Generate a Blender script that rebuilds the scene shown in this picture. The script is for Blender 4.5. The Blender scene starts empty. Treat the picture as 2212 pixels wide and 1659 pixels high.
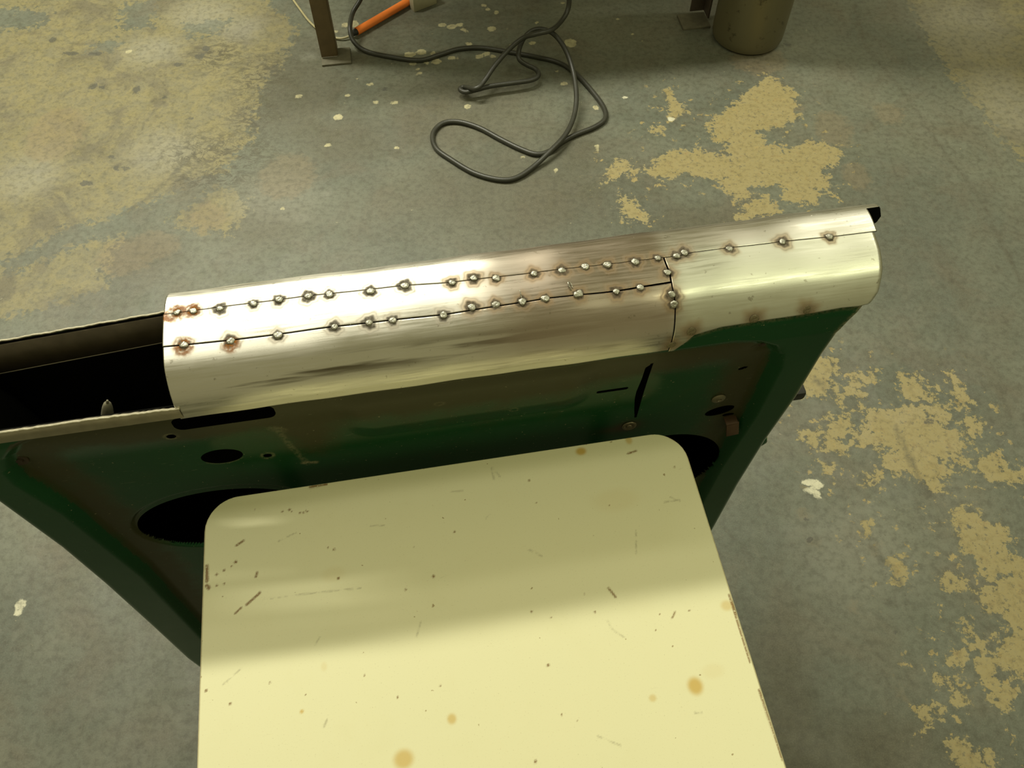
import bpy, math, random
import numpy as np
from mathutils import Vector, Matrix

# ------------------------------------------------------------------ camera
SC = bpy.context.scene
COL = SC.collection
random.seed(4)
RNG = np.random.default_rng(7)
PITCH = math.radians(57.5)      # looking down
CAM_H = 1.5
FOC = 1800.0                    # focal length in pixels of the 2212-wide frame
cam_data = bpy.data.cameras.new('camera')
cam_data.sensor_fit = 'HORIZONTAL'
cam_data.sensor_width = 36.0
cam_data.lens = 36.0 * FOC / 2212.0
cam_data.clip_start = 0.02
cam = bpy.data.objects.new('camera', cam_data)
cam.location = (0, 0, CAM_H)
cam.rotation_euler = (math.pi / 2 - PITCH, 0, 0)
COL.objects.link(cam)
SC.camera = cam

# ------------------------------------------------------------------ world, lamps, exposure
SC.view_settings.view_transform = 'Standard'
SC.view_settings.look = 'None'
SC.view_settings.exposure = 0.0
SC.view_settings.gamma = 1.0
SC.view_settings.use_curve_mapping = False
world = bpy.data.worlds.new('workshop_air')
SC.world = world
world.use_nodes = True
bg = world.node_tree.nodes['Background']
bg.inputs[0].default_value = (0.98, 0.90, 0.47, 1)
bg.inputs[1].default_value = 0.30


def lamp(name, loc, sx, sy, power, color, rotz=0.0):
    d = bpy.data.lights.new(name, 'AREA')
    d.shape = 'RECTANGLE'
    d.size, d.size_y = sx, sy
    d.energy = power
    d.color = color
    o = bpy.data.objects.new(name, d)
    o.location = loc
    o.rotation_euler = (0, 0, rotz)
    COL.objects.link(o)
    return o


TUBE = (1.0, 0.97, 0.80)
lamp('ceiling_tube_lamp', (-1.30, 2.33, 2.8), 2.3, 0.16, 135, TUBE, math.radians(4))
lamp('ceiling_tube_lamp', (1.85, 2.33, 2.8), 1.5, 0.16, 22, TUBE, math.radians(4))
lamp('ceiling_tube_lamp', (-1.45, 0.55, 2.8), 1.8, 0.20, 11, TUBE, math.radians(4))
lamp('ceiling_tube_lamp', (1.45, 0.45, 2.8), 1.5, 0.20, 13, (0.97, 1.0, 0.66), math.radians(4))

# ------------------------------------------------------------------ helpers
_fw = np.array([0, math.cos(PITCH), -math.sin(PITCH)])
_up = np.array([0, math.sin(PITCH), math.cos(PITCH)])


def at(u, v, z=0.0):
    """point of the horizontal plane at height z seen at photo pixel (u, v)"""
    d = np.array([1.0, 0, 0]) * (u - 1106) / FOC + _fw - _up * (v - 829.5) / FOC
    t = (z - CAM_H) / d[2]
    return np.array([0, 0, CAM_H]) + t * d


def tag(o, label=None, cat=None, group=None, kind=None):
    if label: o['label'] = label
    if cat: o['category'] = cat
    if group: o['group'] = group
    if kind: o['kind'] = kind
    return o


def empty(name, loc=(0, 0, 0), rz=0.0):
    o = bpy.data.objects.new(name, None)
    o.empty_display_size = 0.1
    o.location = loc
    o.rotation_euler = (0, 0, rz)
    COL.objects.link(o)
    return o


def link(name, me, mat=None, parent=None, smooth=True):
    o = bpy.data.objects.new(name, me)
    COL.objects.link(o)
    if mat is not None and len(me.materials) == 0: me.materials.append(mat)
    if parent is not None: o.parent = parent
    if smooth:
        me.polygons.foreach_set('use_smooth', [True] * len(me.polygons))
    me.update()
    return o


def mesh_np(name, verts, faces, attrs=None):
    me = bpy.data.meshes.new(name)
    verts = np.asarray(verts, dtype=np.float32)
    faces = np.asarray(faces, dtype=np.int32)
    k = faces.shape[1]
    me.vertices.add(len(verts))
    me.vertices.foreach_set('co', verts.ravel())
    me.loops.add(faces.size)
    me.loops.foreach_set('vertex_index', faces.ravel())
    me.polygons.add(len(faces))
    me.polygons.foreach_set('loop_start', np.arange(0, faces.size, k, dtype=np.int32))
    me.update(calc_edges=True)
    me.validate()
    for nm, val in (attrs or {}).items():
        a = me.attributes.new(nm, 'FLOAT', 'POINT')
        a.data.foreach_set('value', np.asarray(val, dtype=np.float32))
    return me


def grid_faces(ni, nj, keep=None):
    idx = np.arange(ni * nj).reshape(ni, nj)
    f = np.stack([idx[:-1, :-1], idx[1:, :-1], idx[1:, 1:], idx[:-1, 1:]], -1).reshape(-1, 4)
    if keep is not None: f = f[keep[f].any(axis=1)]
    return f


def compact(verts, faces, attrs):
    used = np.zeros(len(verts), bool); used[faces.ravel()] = True
    remap = np.cumsum(used) - 1
    return verts[used], remap[faces], {k: v[used] for k, v in attrs.items()}


class MB:
    """collects boxes, tubes and lathes into one mesh"""
    def __init__(self): self.v = []; self.f = []

    def add(self, v, f):
        n = len(self.v)
        self.v += [tuple(p) for p in v]; self.f += [tuple(i + n for i in q) for q in f]
        return self

    def box(self, c, s, rot=None, ch=0.0):
        x, y, z = s[0] / 2, s[1] / 2, s[2] / 2
        if ch <= 0: ch = min(s) * 0.08
        import bmesh
        bm = bmesh.new()
        bmesh.ops.create_cube(bm, size=1.0)
        for q in bm.verts: q.co = Vector((q.co.x * s[0], q.co.y * s[1], q.co.z * s[2]))
        bmesh.ops.bevel(bm, geom=list(bm.edges), offset=ch, segments=2, profile=0.5, affect='EDGES')
        M = (rot.to_4x4() if rot is not None else Matrix.Identity(4))
        vs = [M @ q.co + Vector(c) for q in bm.verts]
        bm.verts.index_update()
        fs = [[w.index for w in p.verts] for p in bm.faces]
        bm.free()
        return self.add(vs, fs)

    def tube(self, pts, r, seg=14, cap=True):
        pts = [Vector(p) for p in pts]
        rr = r if isinstance(r, (list, tuple)) else [r] * len(pts)
        vs = []; fs = []
        prev = None
        for i, p in enumerate(pts):
            t = (pts[min(i + 1, len(pts) - 1)] - pts[max(i - 1, 0)]).normalized()
            if prev is None:
                a = Vector((0, 0, 1)) if abs(t.z) < 0.9 else Vector((1, 0, 0))
                nrm = (a - t * a.dot(t)).normalized()
            else:
                nrm = (prev - t * prev.dot(t)).normalized()
            prev = nrm
            b = t.cross(nrm)
            for k in range(seg):
                w = 2 * math.pi * k / seg
                vs.append(p + (nrm * math.cos(w) + b * math.sin(w)) * rr[i])
        for i in range(len(pts) - 1):
            for k in range(seg):
                a = i * seg + k; b2 = i * seg + (k + 1) % seg
                fs.append((a, b2, b2 + seg, a + seg))
        if cap:
            fs.append(tuple(reversed(range(seg))))
            fs.append(tuple(range((len(pts) - 1) * seg, len(pts) * seg)))
        return self.add(vs, fs)

    def lathe(self, prof, c=(0, 0, 0), seg=64):
        vs = []; fs = []
        for r, z in prof:
            for k in range(seg):
                w = 2 * math.pi * k / seg
                vs.append((c[0] + r * math.cos(w), c[1] + r * math.sin(w), c[2] + z))
        for i in range(len(prof) - 1):
            for k in range(seg):
                a = i * seg + k; b = i * seg + (k + 1) % seg
                fs.append((a, b, b + seg, a + seg))
        fs.append(tuple(reversed(range(seg))))
        fs.append(tuple(range((len(prof) - 1) * seg, len(prof) * seg)))
        return self.add(vs, fs)

    def build(self, name, mat, parent=None, smooth=True, angle=35):
        me = bpy.data.meshes.new(name)
        me.from_pydata([tuple(p) for p in self.v], [], self.f)
        o = link(name, me, mat, parent, smooth)
        if smooth: me.set_sharp_from_angle(angle=math.radians(angle))
        return o


def spline(pts, n=14):
    """Catmull-Rom through pts"""
    P = [np.asarray(p, float) for p in pts]
    P = [2 * P[0] - P[1]] + P + [2 * P[-1] - P[-2]]
    out = []
    for i in range(1, len(P) - 2):
        for t in np.linspace(0, 1, n, endpoint=False):
            a, b, c, d = P[i - 1], P[i], P[i + 1], P[i + 2]
            out.append(0.5 * (2 * b + (c - a) * t + (2 * a - 5 * b + 4 * c - d) * t * t + (3 * b - a - 3 * c + d) * t ** 3))
    out.append(P[-2])
    return out


def sd_poly(X, Y, poly):
    """signed distance, positive inside"""
    poly = np.asarray(poly, float)
    d = np.full(X.shape, 1e9); inside = np.zeros(X.shape, bool)
    n = len(poly)
    for i in range(n):
        a = poly[i]; b = poly[(i + 1) % n]
        e = b - a
        wx = X - a[0]; wy = Y - a[1]
        t = np.clip((wx * e[0] + wy * e[1]) / (e @ e + 1e-18), 0, 1)
        d = np.minimum(d, (wx - t * e[0]) ** 2 + (wy - t * e[1]) ** 2)
        c = ((a[1] <= Y) != (b[1] <= Y)) & (X < (b[0] - a[0]) * (Y - a[1]) / (b[1] - a[1] + 1e-18) + a[0])
        inside ^= c
    d = np.sqrt(d)
    return np.where(inside, d, -d)


def sd_ellipse(X, Y, cx, cy, rx, ry, ang=0.0):
    c, s = math.cos(ang), math.sin(ang)
    x = (X - cx) * c + (Y - cy) * s; y = -(X - cx) * s + (Y - cy) * c
    k = np.sqrt((x / rx) ** 2 + (y / ry) ** 2) + 1e-9
    g = np.sqrt((x / rx ** 2) ** 2 + (y / ry ** 2) ** 2) + 1e-9
    return -(k * (k - 1.0) / g)


def sd_rrect(X, Y, cx, cy, hx, hy, r):
    qx = np.abs(X - cx) - hx + r; qy = np.abs(Y - cy) - hy + r
    return -(np.hypot(np.maximum(qx, 0), np.maximum(qy, 0)) + np.minimum(np.maximum(qx, qy), 0) - r)


def sstep(a, b, x):
    t = np.clip((x - a) / (b - a), 0, 1)
    return t * t * (3 - 2 * t)


def seg_mask(X, Y, p, q, w, soft):
    e = (q[0] - p[0], q[1] - p[1]); L = e[0] ** 2 + e[1] ** 2 + 1e-15
    t = np.clip(((X - p[0]) * e[0] + (Y - p[1]) * e[1]) / L, 0, 1)
    d = np.hypot(X - p[0] - t * e[0], Y - p[1] - t * e[1])
    return 1 - sstep(w, w + soft, d)


# ------------------------------------------------------------------ node helpers
class NT:
    def __init__(self, name):
        self.m = bpy.data.materials.new(name); self.m.use_nodes = True
        self.t = self.m.node_tree; self.b = self.t.nodes['Principled BSDF']

    def n(self, kind, **kw):
        x = self.t.nodes.new(kind)
        for k, v in kw.items(): setattr(x, k, v)
        return x

    def l(self, a, b): self.t.links.new(a, b)

    def put(self, sock, v):
        if hasattr(v, 'is_output'): self.l(v, sock)
        elif isinstance(v, (tuple, list)) and len(v) == 3 and sock.type == 'RGBA': sock.default_value = (*v, 1)
        else: sock.default_value = v

    def attr(self, name): return self.n('ShaderNodeAttribute', attribute_name=name).outputs['Fac']

    def coord(self, scale=(1, 1, 1)):
        c = self.n('ShaderNodeTexCoord'); m = self.n('ShaderNodeMapping')
        m.inputs['Scale'].default_value = scale
        self.l(c.outputs['Object'], m.inputs[0])
        return m.outputs[0]

    def noise(self, scale, detail=3.0, rough=0.55, vec=None, dist=0.0):
        x = self.n('ShaderNodeTexNoise')
        x.inputs['Scale'].default_value = scale; x.inputs['Detail'].default_value = detail
        x.inputs['Roughness'].default_value = rough; x.inputs['Distortion'].default_value = dist
        self.l(vec if vec is not None else self.coord(), x.inputs['Vector'])
        return x.outputs['Fac']

    def math(self, op, a, b=0.0, c=0.0, clamp=False):
        x = self.n('ShaderNodeMath', operation=op, use_clamp=clamp)
        self.put(x.inputs[0], a); self.put(x.inputs[1], b); self.put(x.inputs[2], c)
        return x.outputs[0]

    def ramp(self, v, lo, hi, a=0.0, b=1.0):
        x = self.n('ShaderNodeMapRange', interpolation_type='SMOOTHSTEP')
        self.put(x.inputs[0], v)
        for i, q in enumerate((lo, hi, a, b)): x.inputs[i + 1].default_value = q
        return x.outputs[0]

    def mix(self, f, a, b, mode='MIX'):
        x = self.n('ShaderNodeMix', data_type='RGBA', blend_type=mode)
        self.put(x.inputs[0], f); self.put(x.inputs[6], a); self.put(x.inputs[7], b)
        return x.outputs[2]

    def bump(self, h, strength=0.3, dist=0.002):
        x = self.n('ShaderNodeBump')
        x.inputs['Strength'].default_value = strength; x.inputs['Distance'].default_value = dist
        self.l(h, x.inputs['Height']); self.l(x.outputs[0], self.b.inputs['Normal'])

    def set(self, **kw):
        for k, v in kw.items(): self.put(self.b.inputs[k.replace('_', ' ')], v)
        return self.m


def simple(name, col, rough=0.5, metal=0.0, var=0.25, scale=30.0, bump=0.0, **kw):
    t = NT(name)
    f = t.noise(scale, 4)
    dk = tuple(c * (1 - var) for c in col); lt = tuple(min(1, c * (1 + var)) for c in col)
    t.set(Base_Color=t.mix(f, dk, lt), Roughness=rough, Metallic=metal, **kw)
    if bump: t.bump(f, bump)
    return t.m


# ------------------------------------------------------------------ FLOOR
def px_poly(pts): return [at(u, v)[:2] for u, v in pts]


fx = np.unique(np.concatenate([np.linspace(-6, -2.2, 14), np.arange(-2.2, 2.3, 0.008), np.linspace(2.3, 6, 14)]))
fy = np.unique(np.concatenate([np.linspace(-4, 0.1, 14), np.arange(0.1, 2.75, 0.008), np.linspace(2.75, 7, 14)]))
FX, FY = np.meshgrid(fx, fy, indexing='ij')

TAN = [[(-300, -300), (470, -300), (540, -60), (590, 20), (640, 60), (610, 130), (560, 200), (540, 300), (480, 370), (400, 395), (320, 440),
        (255, 455), (225, 480), (180, 490), (150, 520), (60, 540), (20, 560), (-300, 590)],
       [(-300, 600), (30, 590), (100, 560), (170, 528), (255, 515), (235, 570), (222, 625), (150, 648), (90, 668), (0, 690), (-300, 760)],
       [(480, 400), (540, 440), (500, 500), (430, 500), (370, 480), (420, 440)],
       [(1935, -60), (2000, 70), (2060, 170), (2130, 250), (2200, 335), (2320, 450), (2700, 450), (2700, -200), (1860, -200)]]
NOTAN = [[(-200, 5), (40, 20), (110, 25), (100, 50), (60, 62), (-200, 66)], [(262, 10), (340, 0), (330, 60), (265, 65)],
         [(80, 530), (120, 500), (190, 478), (230, 480), (190, 520), (120, 550), (60, 560)],
         [(200, 95), (260, 85), (245, 110), (195, 115)], [(400, 50), (500, 40), (470, 75), (400, 78)]]
YEL = [[(1585, 225), (1640, 185), (1660, 165), (1700, 190), (1720, 200), (1715, 235), (1724, 250), (1680, 275), (1650, 275), (1635, 290), (1660, 318), (1685, 310),
        (1690, 325), (1740, 312), (1770, 306), (1815, 325), (1805, 350), (1770, 370), (1785, 382), (1792, 412), (1770, 405), (1760, 440), (1735, 437),
        (1690, 430), (1700, 405), (1670, 395), (1640, 400), (1612, 405), (1612, 428), (1580, 425), (1560, 405), (1565, 385), (1520, 385), (1480, 370), (1430, 385),
        (1390, 365), (1340, 375), (1310, 395), (1330, 350), (1360, 345), (1362, 372), (1400, 370), (1440, 330), (1500, 325), (1560, 340), (1585, 345),
        (1570, 325), (1578, 315), (1540, 300), (1535, 265)],
       [(1650, 425), (1672, 440), (1680, 457), (1590, 472), (1605, 450)],
       [(1440, 195), (1480, 240), (1450, 260)], [(1415, 275), (1430, 275), (1430, 287), (1412, 285)], [(1340, 420), (1370, 440), (1400, 480), (1350, 470)],
       [(1725, 760), (1760, 775), (1800, 780), (1810, 800), (1780, 810), (1800, 840), (1810, 872), (1790, 850), (1735, 850), (1722, 830)],
       [(1825, 838), (1845, 812), (1892, 803), (1885, 818), (1850, 832), (1866, 860), (1828, 848)],
       [(1950, 808), (1985, 815), (1985, 838), (2000, 862), (1972, 870), (1945, 850)], [(2050, 808), (2068, 820), (2092, 872), (2070, 872), (2056, 840)],
       [(2018, 840), (2030, 845), (2028, 866), (2016, 862)],
       [(1852, 885), (1900, 890), (1960, 880), (1990, 872), (2050, 880), (2050, 900), (2030, 915), (2060, 930), (2076, 955), (2060, 985), (2032, 1000), (2052, 1022),
        (2030, 1045), (2045, 1062), (2010, 1052), (1990, 1032), (1960, 1012), (1930, 1026), (1912, 1005), (1910, 965), (1885, 962), (1845, 957), (1850, 932),
        (1875, 930), (1875, 910)],
       [(1795, 905), (1830, 905), (1835, 925), (1815, 950), (1828, 978), (1785, 970), (1778, 940)], [(1735, 930), (1765, 935), (1760, 955), (1738, 952)],
       [(1780, 1000), (1800, 1005), (1798, 1025), (1785, 1018)], [(1860, 1035), (1905, 1030), (1910, 1045), (1870, 1045)],
       [(2110, 990), (2130, 985), (2150, 978), (2165, 1012), (2190, 1018), (2260, 1010), (2260, 1040), (2180, 1040), (2140, 1038), (2108, 1015)],
       [(2085, 898), (2110, 898), (2112, 930), (2098, 950), (2085, 935)], [(2055, 980), (2085, 990), (2095, 1010), (2070, 1000)],
       [(2060, 1105), (2100, 1095), (2130, 1130), (2170, 1140), (2182, 1180), (2160, 1190), (2200, 1215), (2260, 1220), (2260, 1262), (2230, 1250), (2190, 1242),
        (2140, 1252), (2110, 1212), (2080, 1180), (2068, 1140)],
       [(2105, 1280), (2140, 1274), (2152, 1252), (2188, 1256), (2195, 1235), (2260, 1250), (2260, 1452), (2205, 1462), (2190, 1460), (2176, 1440), (2160, 1442), (2155, 1480),
        (2190, 1490), (2176, 1532), (2140, 1505), (2128, 1480), (2105, 1430), (2120, 1425), (2085, 1352), (2076, 1350), (2090, 1348), (2112, 1375), (2128, 1425),
        (2150, 1415), (2162, 1388), (2190, 1358), (2165, 1332), (2170, 1312), (2150, 1306), (2135, 1312), (2110, 1290)],
       [(2060, 1405), (2100, 1405), (2075, 1425), (2080, 1440), (2055, 1435)], [(1985, 1548), (2020, 1532), (2032, 1540), (2000, 1562)],
       [(2050, 1480), (2075, 1490), (2085, 1520), (2060, 1510)], [(2045, 1605), (2080, 1602), (2140, 1640), (2140, 1690), (2090, 1690)],
       [(2015, 1455), (2035, 1460), (2035, 1475), (2020, 1470)], [(2038, 1250), (2080, 1245), (2078, 1270), (2042, 1268)],
       [(1870, 1130), (1880, 1130), (1880, 1155), (1868, 1150)], [(1915, 1215), (1955, 1210), (1950, 1250), (1935, 1255)]]
NOYEL = [[(1832, 892), (1850, 905), (1875, 915), (1878, 932), (1862, 930), (1838, 915)], [(2000, 885), (2010, 890), (2002, 905)], [(1915, 975), (1940, 978), (1930, 990), (1915, 988)],
         [(2096, 1130), (2110, 1135), (2106, 1145), (2096, 1142)]]
# (u, v, ru, rv) splashes of pale paint by the bench
CHIPS = [(1232, 93, 14, 9), (1062, 62, 10, 6), (955, 54, 10, 4), (975, 58, 9, 5), (993, 53, 8, 4), (1000, 63, 6, 3), (885, 118, 12, 6), (910, 113, 10, 6), (943, 133, 11, 6),
         (1013, 95, 8, 4), (1150, 93, 7, 4), (1105, 96, 6, 3), (1035, 122, 9, 5), (1052, 116, 8, 4), (975, 125, 8, 4), (988, 126, 5, 3), (935, 115, 7, 4), (892, 138, 8, 4),
         (920, 136, 9, 3), (902, 150, 5, 3), (906, 158, 6, 3), (900, 163, 4, 2), (745, 54, 7, 6), (765, 52, 9, 8), (725, 68, 5, 3), (1045, 12, 7, 3), (1053, 20, 6, 3), (1072, 27, 6, 4),
         (1008, 68, 5, 3), (1160, 49, 5, 3), (1124, 54, 5, 2), (1097, 62, 4, 2), (1215, 6, 6, 3), (1335, 41, 4, 2), (1387, 87, 4, 2), (1366, 73, 3, 2), (1203, 154, 4, 3), (1066, 122, 6, 4),
         (772, 171, 6, 3), (800, 182, 7, 3), (750, 207, 6, 4), (745, 221, 3, 2), (852, 222, 9, 4), (812, 221, 10, 3), (1010, 230, 8, 5), (1219, 181, 8, 4), (1287, 232, 6, 5), (730, 254, 10, 7),
         (645, 208, 9, 4), (857, 319, 6, 4), (708, 313, 7, 4), (1290, 320, 4, 9), (611, 450, 6, 4), (278, 112, 7, 4), (1201, 368, 4, 5), (1128, 340, 6, 3)]
WHITE = [(1752, 1042, 18, 6), (1768, 1050, 12, 6), (1748, 1060, 16, 6), (1765, 1070, 12, 7), (44, 1305, 12, 8), (40, 1322, 9, 8), (1628, 1322, 2, 3), (1450, 257, 8, 4), (1350, 210, 6, 3)]
DARK = [(1937, 1364, 5, 6), (2007, 910, 9, 6), (1888, 1042, 3, 3), (116, 86, 9, 6), (150, 116, 20, 4), (205, 116, 14, 4), (200, 187, 9, 6), (222, 188, 6, 4), (185, 396, 14, 5), (175, 371, 4, 4),
        (192, 380, 4, 5), (1704, 97, 7, 4), (445, 105, 9, 6), (432, 122, 9, 6), (295, 195, 8, 8), (270, 365, 10, 4), (250, 362, 6, 4), (240, 340, 8, 4), (355, 210, 5, 4),
        (830, 193, 8, 4), (958, 180, 5, 2), (412, 255, 8, 5), (385, 140, 18, 4), (1745, 1125, 6, 3), (1750, 1165, 8, 6)]
BROWN = [(1735, 1113, 9, 7), (1755, 1170, 8, 8), (1940, 1235, 14, 16), (1895, 1190, 6, 12), (1843, 1313, 5, 10), (1868, 1145, 12, 12), (1950, 1497, 4, 8), (1920, 245, 30, 22), (1800, 280, 40, 40), (1850, 380, 30, 30),
         (1680, 235, 60, 10), (1100, 1159, 3, 3), (270, 555, 60, 40), (120, 290, 60, 60), (330, 530, 60, 30), (450, 470, 40, 30), (620, 380, 60, 50), (1640, 130, 60, 30)]


def field(pos, neg, clip=0.08):
    f = np.full(FX.shape, -clip)
    for p in pos: f = np.maximum(f, sd_poly(FX, FY, px_poly(p)))
    for p in neg: f = np.minimum(f, -sd_poly(FX, FY, px_poly(p)))
    return np.clip(f, -clip, clip)


def spots(lst, grow=1.0, clip=0.03):
    f = np.full(FX.shape, -clip)
    for u, v, ru, rv in lst:
        c = at(u, v); rx = abs(at(u + ru, v)[0] - c[0]); ry = abs(at(u, v + rv)[1] - c[1])
        f = np.maximum(f, sd_ellipse(FX, FY, c[0], c[1], rx * grow, ry * grow))
    return np.clip(f, -clip, clip)


def cracks(lst, w=0.0015, soft=0.008):
    m = np.zeros(FX.shape)
    for path in lst:
        q = [at(*p)[:2] for p in path]
        for a, b in zip(q[:-1], q[1:]): m = np.maximum(m, seg_mask(FX, FY, a, b, w, soft))
    return m


def blur_box(pts, rad):
    m = np.zeros(FX.shape)
    for u, v, ru, rv in pts:
        c = at(u, v); rx = abs(at(u + ru, v)[0] - c[0]); ry = abs(at(u, v + rv)[1] - c[1])
        m = np.maximum(m, np.exp(-((FX - c[0]) / rx) ** 2 - ((FY - c[1]) / ry) ** 2) * rad)
    return m


crack_lines = [[(1845, 10), (1870, 100), (1960, 210), (2040, 330), (2120, 430), (2180, 560), (2212, 620)],
               [(1935, 925), (1955, 970), (1985, 1030), (1998, 1065)], [(1870, 1160), (1890, 1190), (1920, 1225), (1945, 1260)],
               [(1710, 1480), (1722, 1560), (1740, 1659)], [(270, 460), (330, 420), (420, 330)], [(1760, 820), (1800, 850)]]
scuff = blur_box([(430, 330, 90, 50), (480, 380, 80, 30), (500, 330, 110, 60), (560, 170, 70, 70), (470, 120, 70, 40), (540, 250, 60, 60), (420, 390, 60, 25)], 1.0)
grime_shade = blur_box([(640, 200, 120, 120), (750, 300, 120, 70), (560, 480, 120, 60), (300, 560, 120, 60), (130, 250, 90, 70), (1100, 420, 300, 120), (1240, 330, 80, 80), (1700, 1480, 70, 250),  # grime; last blob on this row paints the table and door shadow
                  (1850, 1640, 300, 120), (1000, 250, 200, 80), (1500, 480, 160, 40)], 1.0)
pale = blur_box([(2080, 60, 130, 90), (2180, 220, 90, 110), (669, 123, 25, 10), (703, 421, 18, 12), (640, 470, 50, 14), (440, 30, 90, 40), (330, 110, 80, 40), (520, 60, 60, 40), (350, 330, 90, 60), (600, 430, 120, 60), (1850, 1200, 150, 120), (60, 380, 80, 60)], 1.0)
NX, NY = FX.shape
fverts = np.stack([FX, FY, np.zeros_like(FX)], -1).reshape(-1, 3)
fattr = dict(tan=field(TAN, NOTAN), yel=field(YEL, NOYEL), chip=spots(CHIPS), white=spots(WHITE), dark=spots(DARK), brown=spots(BROWN, 1.0, 0.05), crack=cracks(crack_lines),
             scuff=scuff, grime_shade=grime_shade, pale=pale)
fattr = {k: v.ravel() for k, v in fattr.items()}

t = NT('painted_concrete')
n_big = t.noise(2.6, 5, 0.6); n_mid = t.noise(14, 5, 0.62); n_fine = t.noise(70, 5, 0.65); n_grain = t.noise(420, 3, 0.7); n_rag = t.noise(38, 6, 0.7); n_rag2 = t.noise(26, 6, 0.7, t.coord((1, 1.4, 1)))
n_cl = t.noise(5.5, 6, 0.68, None, 0.6); n_sm = t.noise(24, 6, 0.72, None, 0.8)
base = t.mix(t.ramp(n_big, 0.3, 0.7), (0.092, 0.104, 0.077), (0.150, 0.158, 0.113))
base = t.mix(t.ramp(n_cl, 0.42, 0.72, 0, 0.55), base, (0.115, 0.092, 0.058))
base = t.mix(t.ramp(n_sm, 0.50, 0.72, 0, 0.40), base, (0.170, 0.168, 0.125))
base = t.mix(t.ramp(n_sm, 0.46, 0.32, 0, 0.45), base, (0.072, 0.068, 0.046))
base = t.mix(t.ramp(t.attr('grime_shade'), 0.0, 1.0, 0, 0.6), base, (0.078, 0.068, 0.038))
base = t.mix(t.ramp(t.attr('pale'), 0.1, 1.0, 0, 0.5), base, (0.21, 0.21, 0.165))
tanc = t.mix(t.ramp(n_sm, 0.36, 0.66), (0.235, 0.200, 0.085), (0.175, 0.158, 0.086))
tanc = t.mix(t.ramp(n_cl, 0.50, 0.64, 0, 0.85), tanc, (0.118, 0.102, 0.060))
tanc = t.mix(t.ramp(n_fine, 0.52, 0.70, 0, 0.45), tanc, (0.09, 0.08, 0.05))
tanc = t.mix(t.ramp(t.attr('pale'), 0.1, 1.0, 0, 0.55), tanc, (0.275, 0.265, 0.20))


def rag(attr, amp1, amp2, w, bias=0.0):
    a = t.math('ADD', t.attr(attr), t.math('MULTIPLY', t.math('SUBTRACT', n_rag, 0.5), amp1))
    a = t.math('ADD', a, t.math('MULTIPLY', t.math('SUBTRACT', n_fine, 0.5), amp2))
    return t.ramp(a, bias - w, bias + w)


base = t.mix(t.math('MULTIPLY', rag('tan', 0.17, 0.08, 0.009), 0.9), base, tanc)
base = t.mix(t.math('MULTIPLY', rag('brown', 0.06, 0.04, 0.012), 0.38), base, (0.20, 0.145, 0.075))
yelc = t.mix(t.ramp(n_fine, 0.35, 0.7), (0.365, 0.295, 0.122), (0.285, 0.238, 0.108))
yelc = t.mix(t.ramp(n_rag2, 0.55, 0.72, 0, 0.5), yelc, (0.26, 0.165, 0.06))
ym = rag('yel', 0.10, 0.075, 0.004, -0.004)
yelc = t.mix(t.ramp(t.noise(90, 5, 0.7), 0.56, 0.64, 0, 0.65), yelc, (0.12, 0.11, 0.07))
base = t.mix(ym, base, yelc)
# small loose flecks of the same under-coat all over the worn side
fleck = t.math('MULTIPLY', t.ramp(t.noise(34, 6, 0.68), 0.605, 0.625), t.ramp(t.attr('yel'), -0.0795, -0.035))
base = t.mix(fleck, base, (0.34, 0.265, 0.105))
base = t.mix(t.ramp(t.noise(46, 3, 0.6), 0.735, 0.755, 0, 0.7), base, (0.30, 0.28, 0.18))
base = t.mix(rag('chip', 0.012, 0.010, 0.0015), base, (0.42, 0.385, 0.225))
base = t.mix(rag('white', 0.016, 0.012, 0.002), base, (0.60, 0.58, 0.42))
sc = t.math('MULTIPLY', t.attr('scuff'), t.ramp(t.noise(22, 7, 0.78, t.coord((1, 1.5, 1)), 2.2), 0.47, 0.56))
base = t.mix(t.math('MULTIPLY', sc, 0.8), base, (0.050, 0.043, 0.024))
base = t.mix(t.math('MULTIPLY', rag('dark', 0.030, 0.030, 0.003), 0.8), base, (0.05, 0.05, 0.042))
base = t.mix(t.math('MULTIPLY', t.attr('crack'), t.ramp(n_rag, 0.35, 0.6, 0.1, 0.75)), base, (0.08, 0.075, 0.05))
base = t.mix(t.ramp(t.noise(120, 2, 0.5), 0.68, 0.74, 0, 0.6), base, (0.075, 0.07, 0.045))
base = t.mix(t.ramp(n_grain, 0.35, 0.75, 0, 0.28), base, (0.24, 0.235, 0.175))
base = t.mix(t.ramp(n_fine, 0.3, 0.60, 0.45, 0), base, (0.05, 0.047, 0.03))
t.set(Base_Color=base, Roughness=t.ramp(n_mid, 0.3, 0.7, 0.42, 0.62))
hgt = t.math('ADD', t.math('MULTIPLY', n_fine, 0.6), t.math('MULTIPLY', ym, -0.5))
t.bump(hgt, 0.35, 0.002)
M_FLOOR = t.m
floor = link('floor', mesh_np('floor', fverts, grid_faces(NX, NY), fattr), M_FLOOR)
tag(floor, 'worn grey green painted concrete workshop floor', 'floor', kind='structure')

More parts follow.
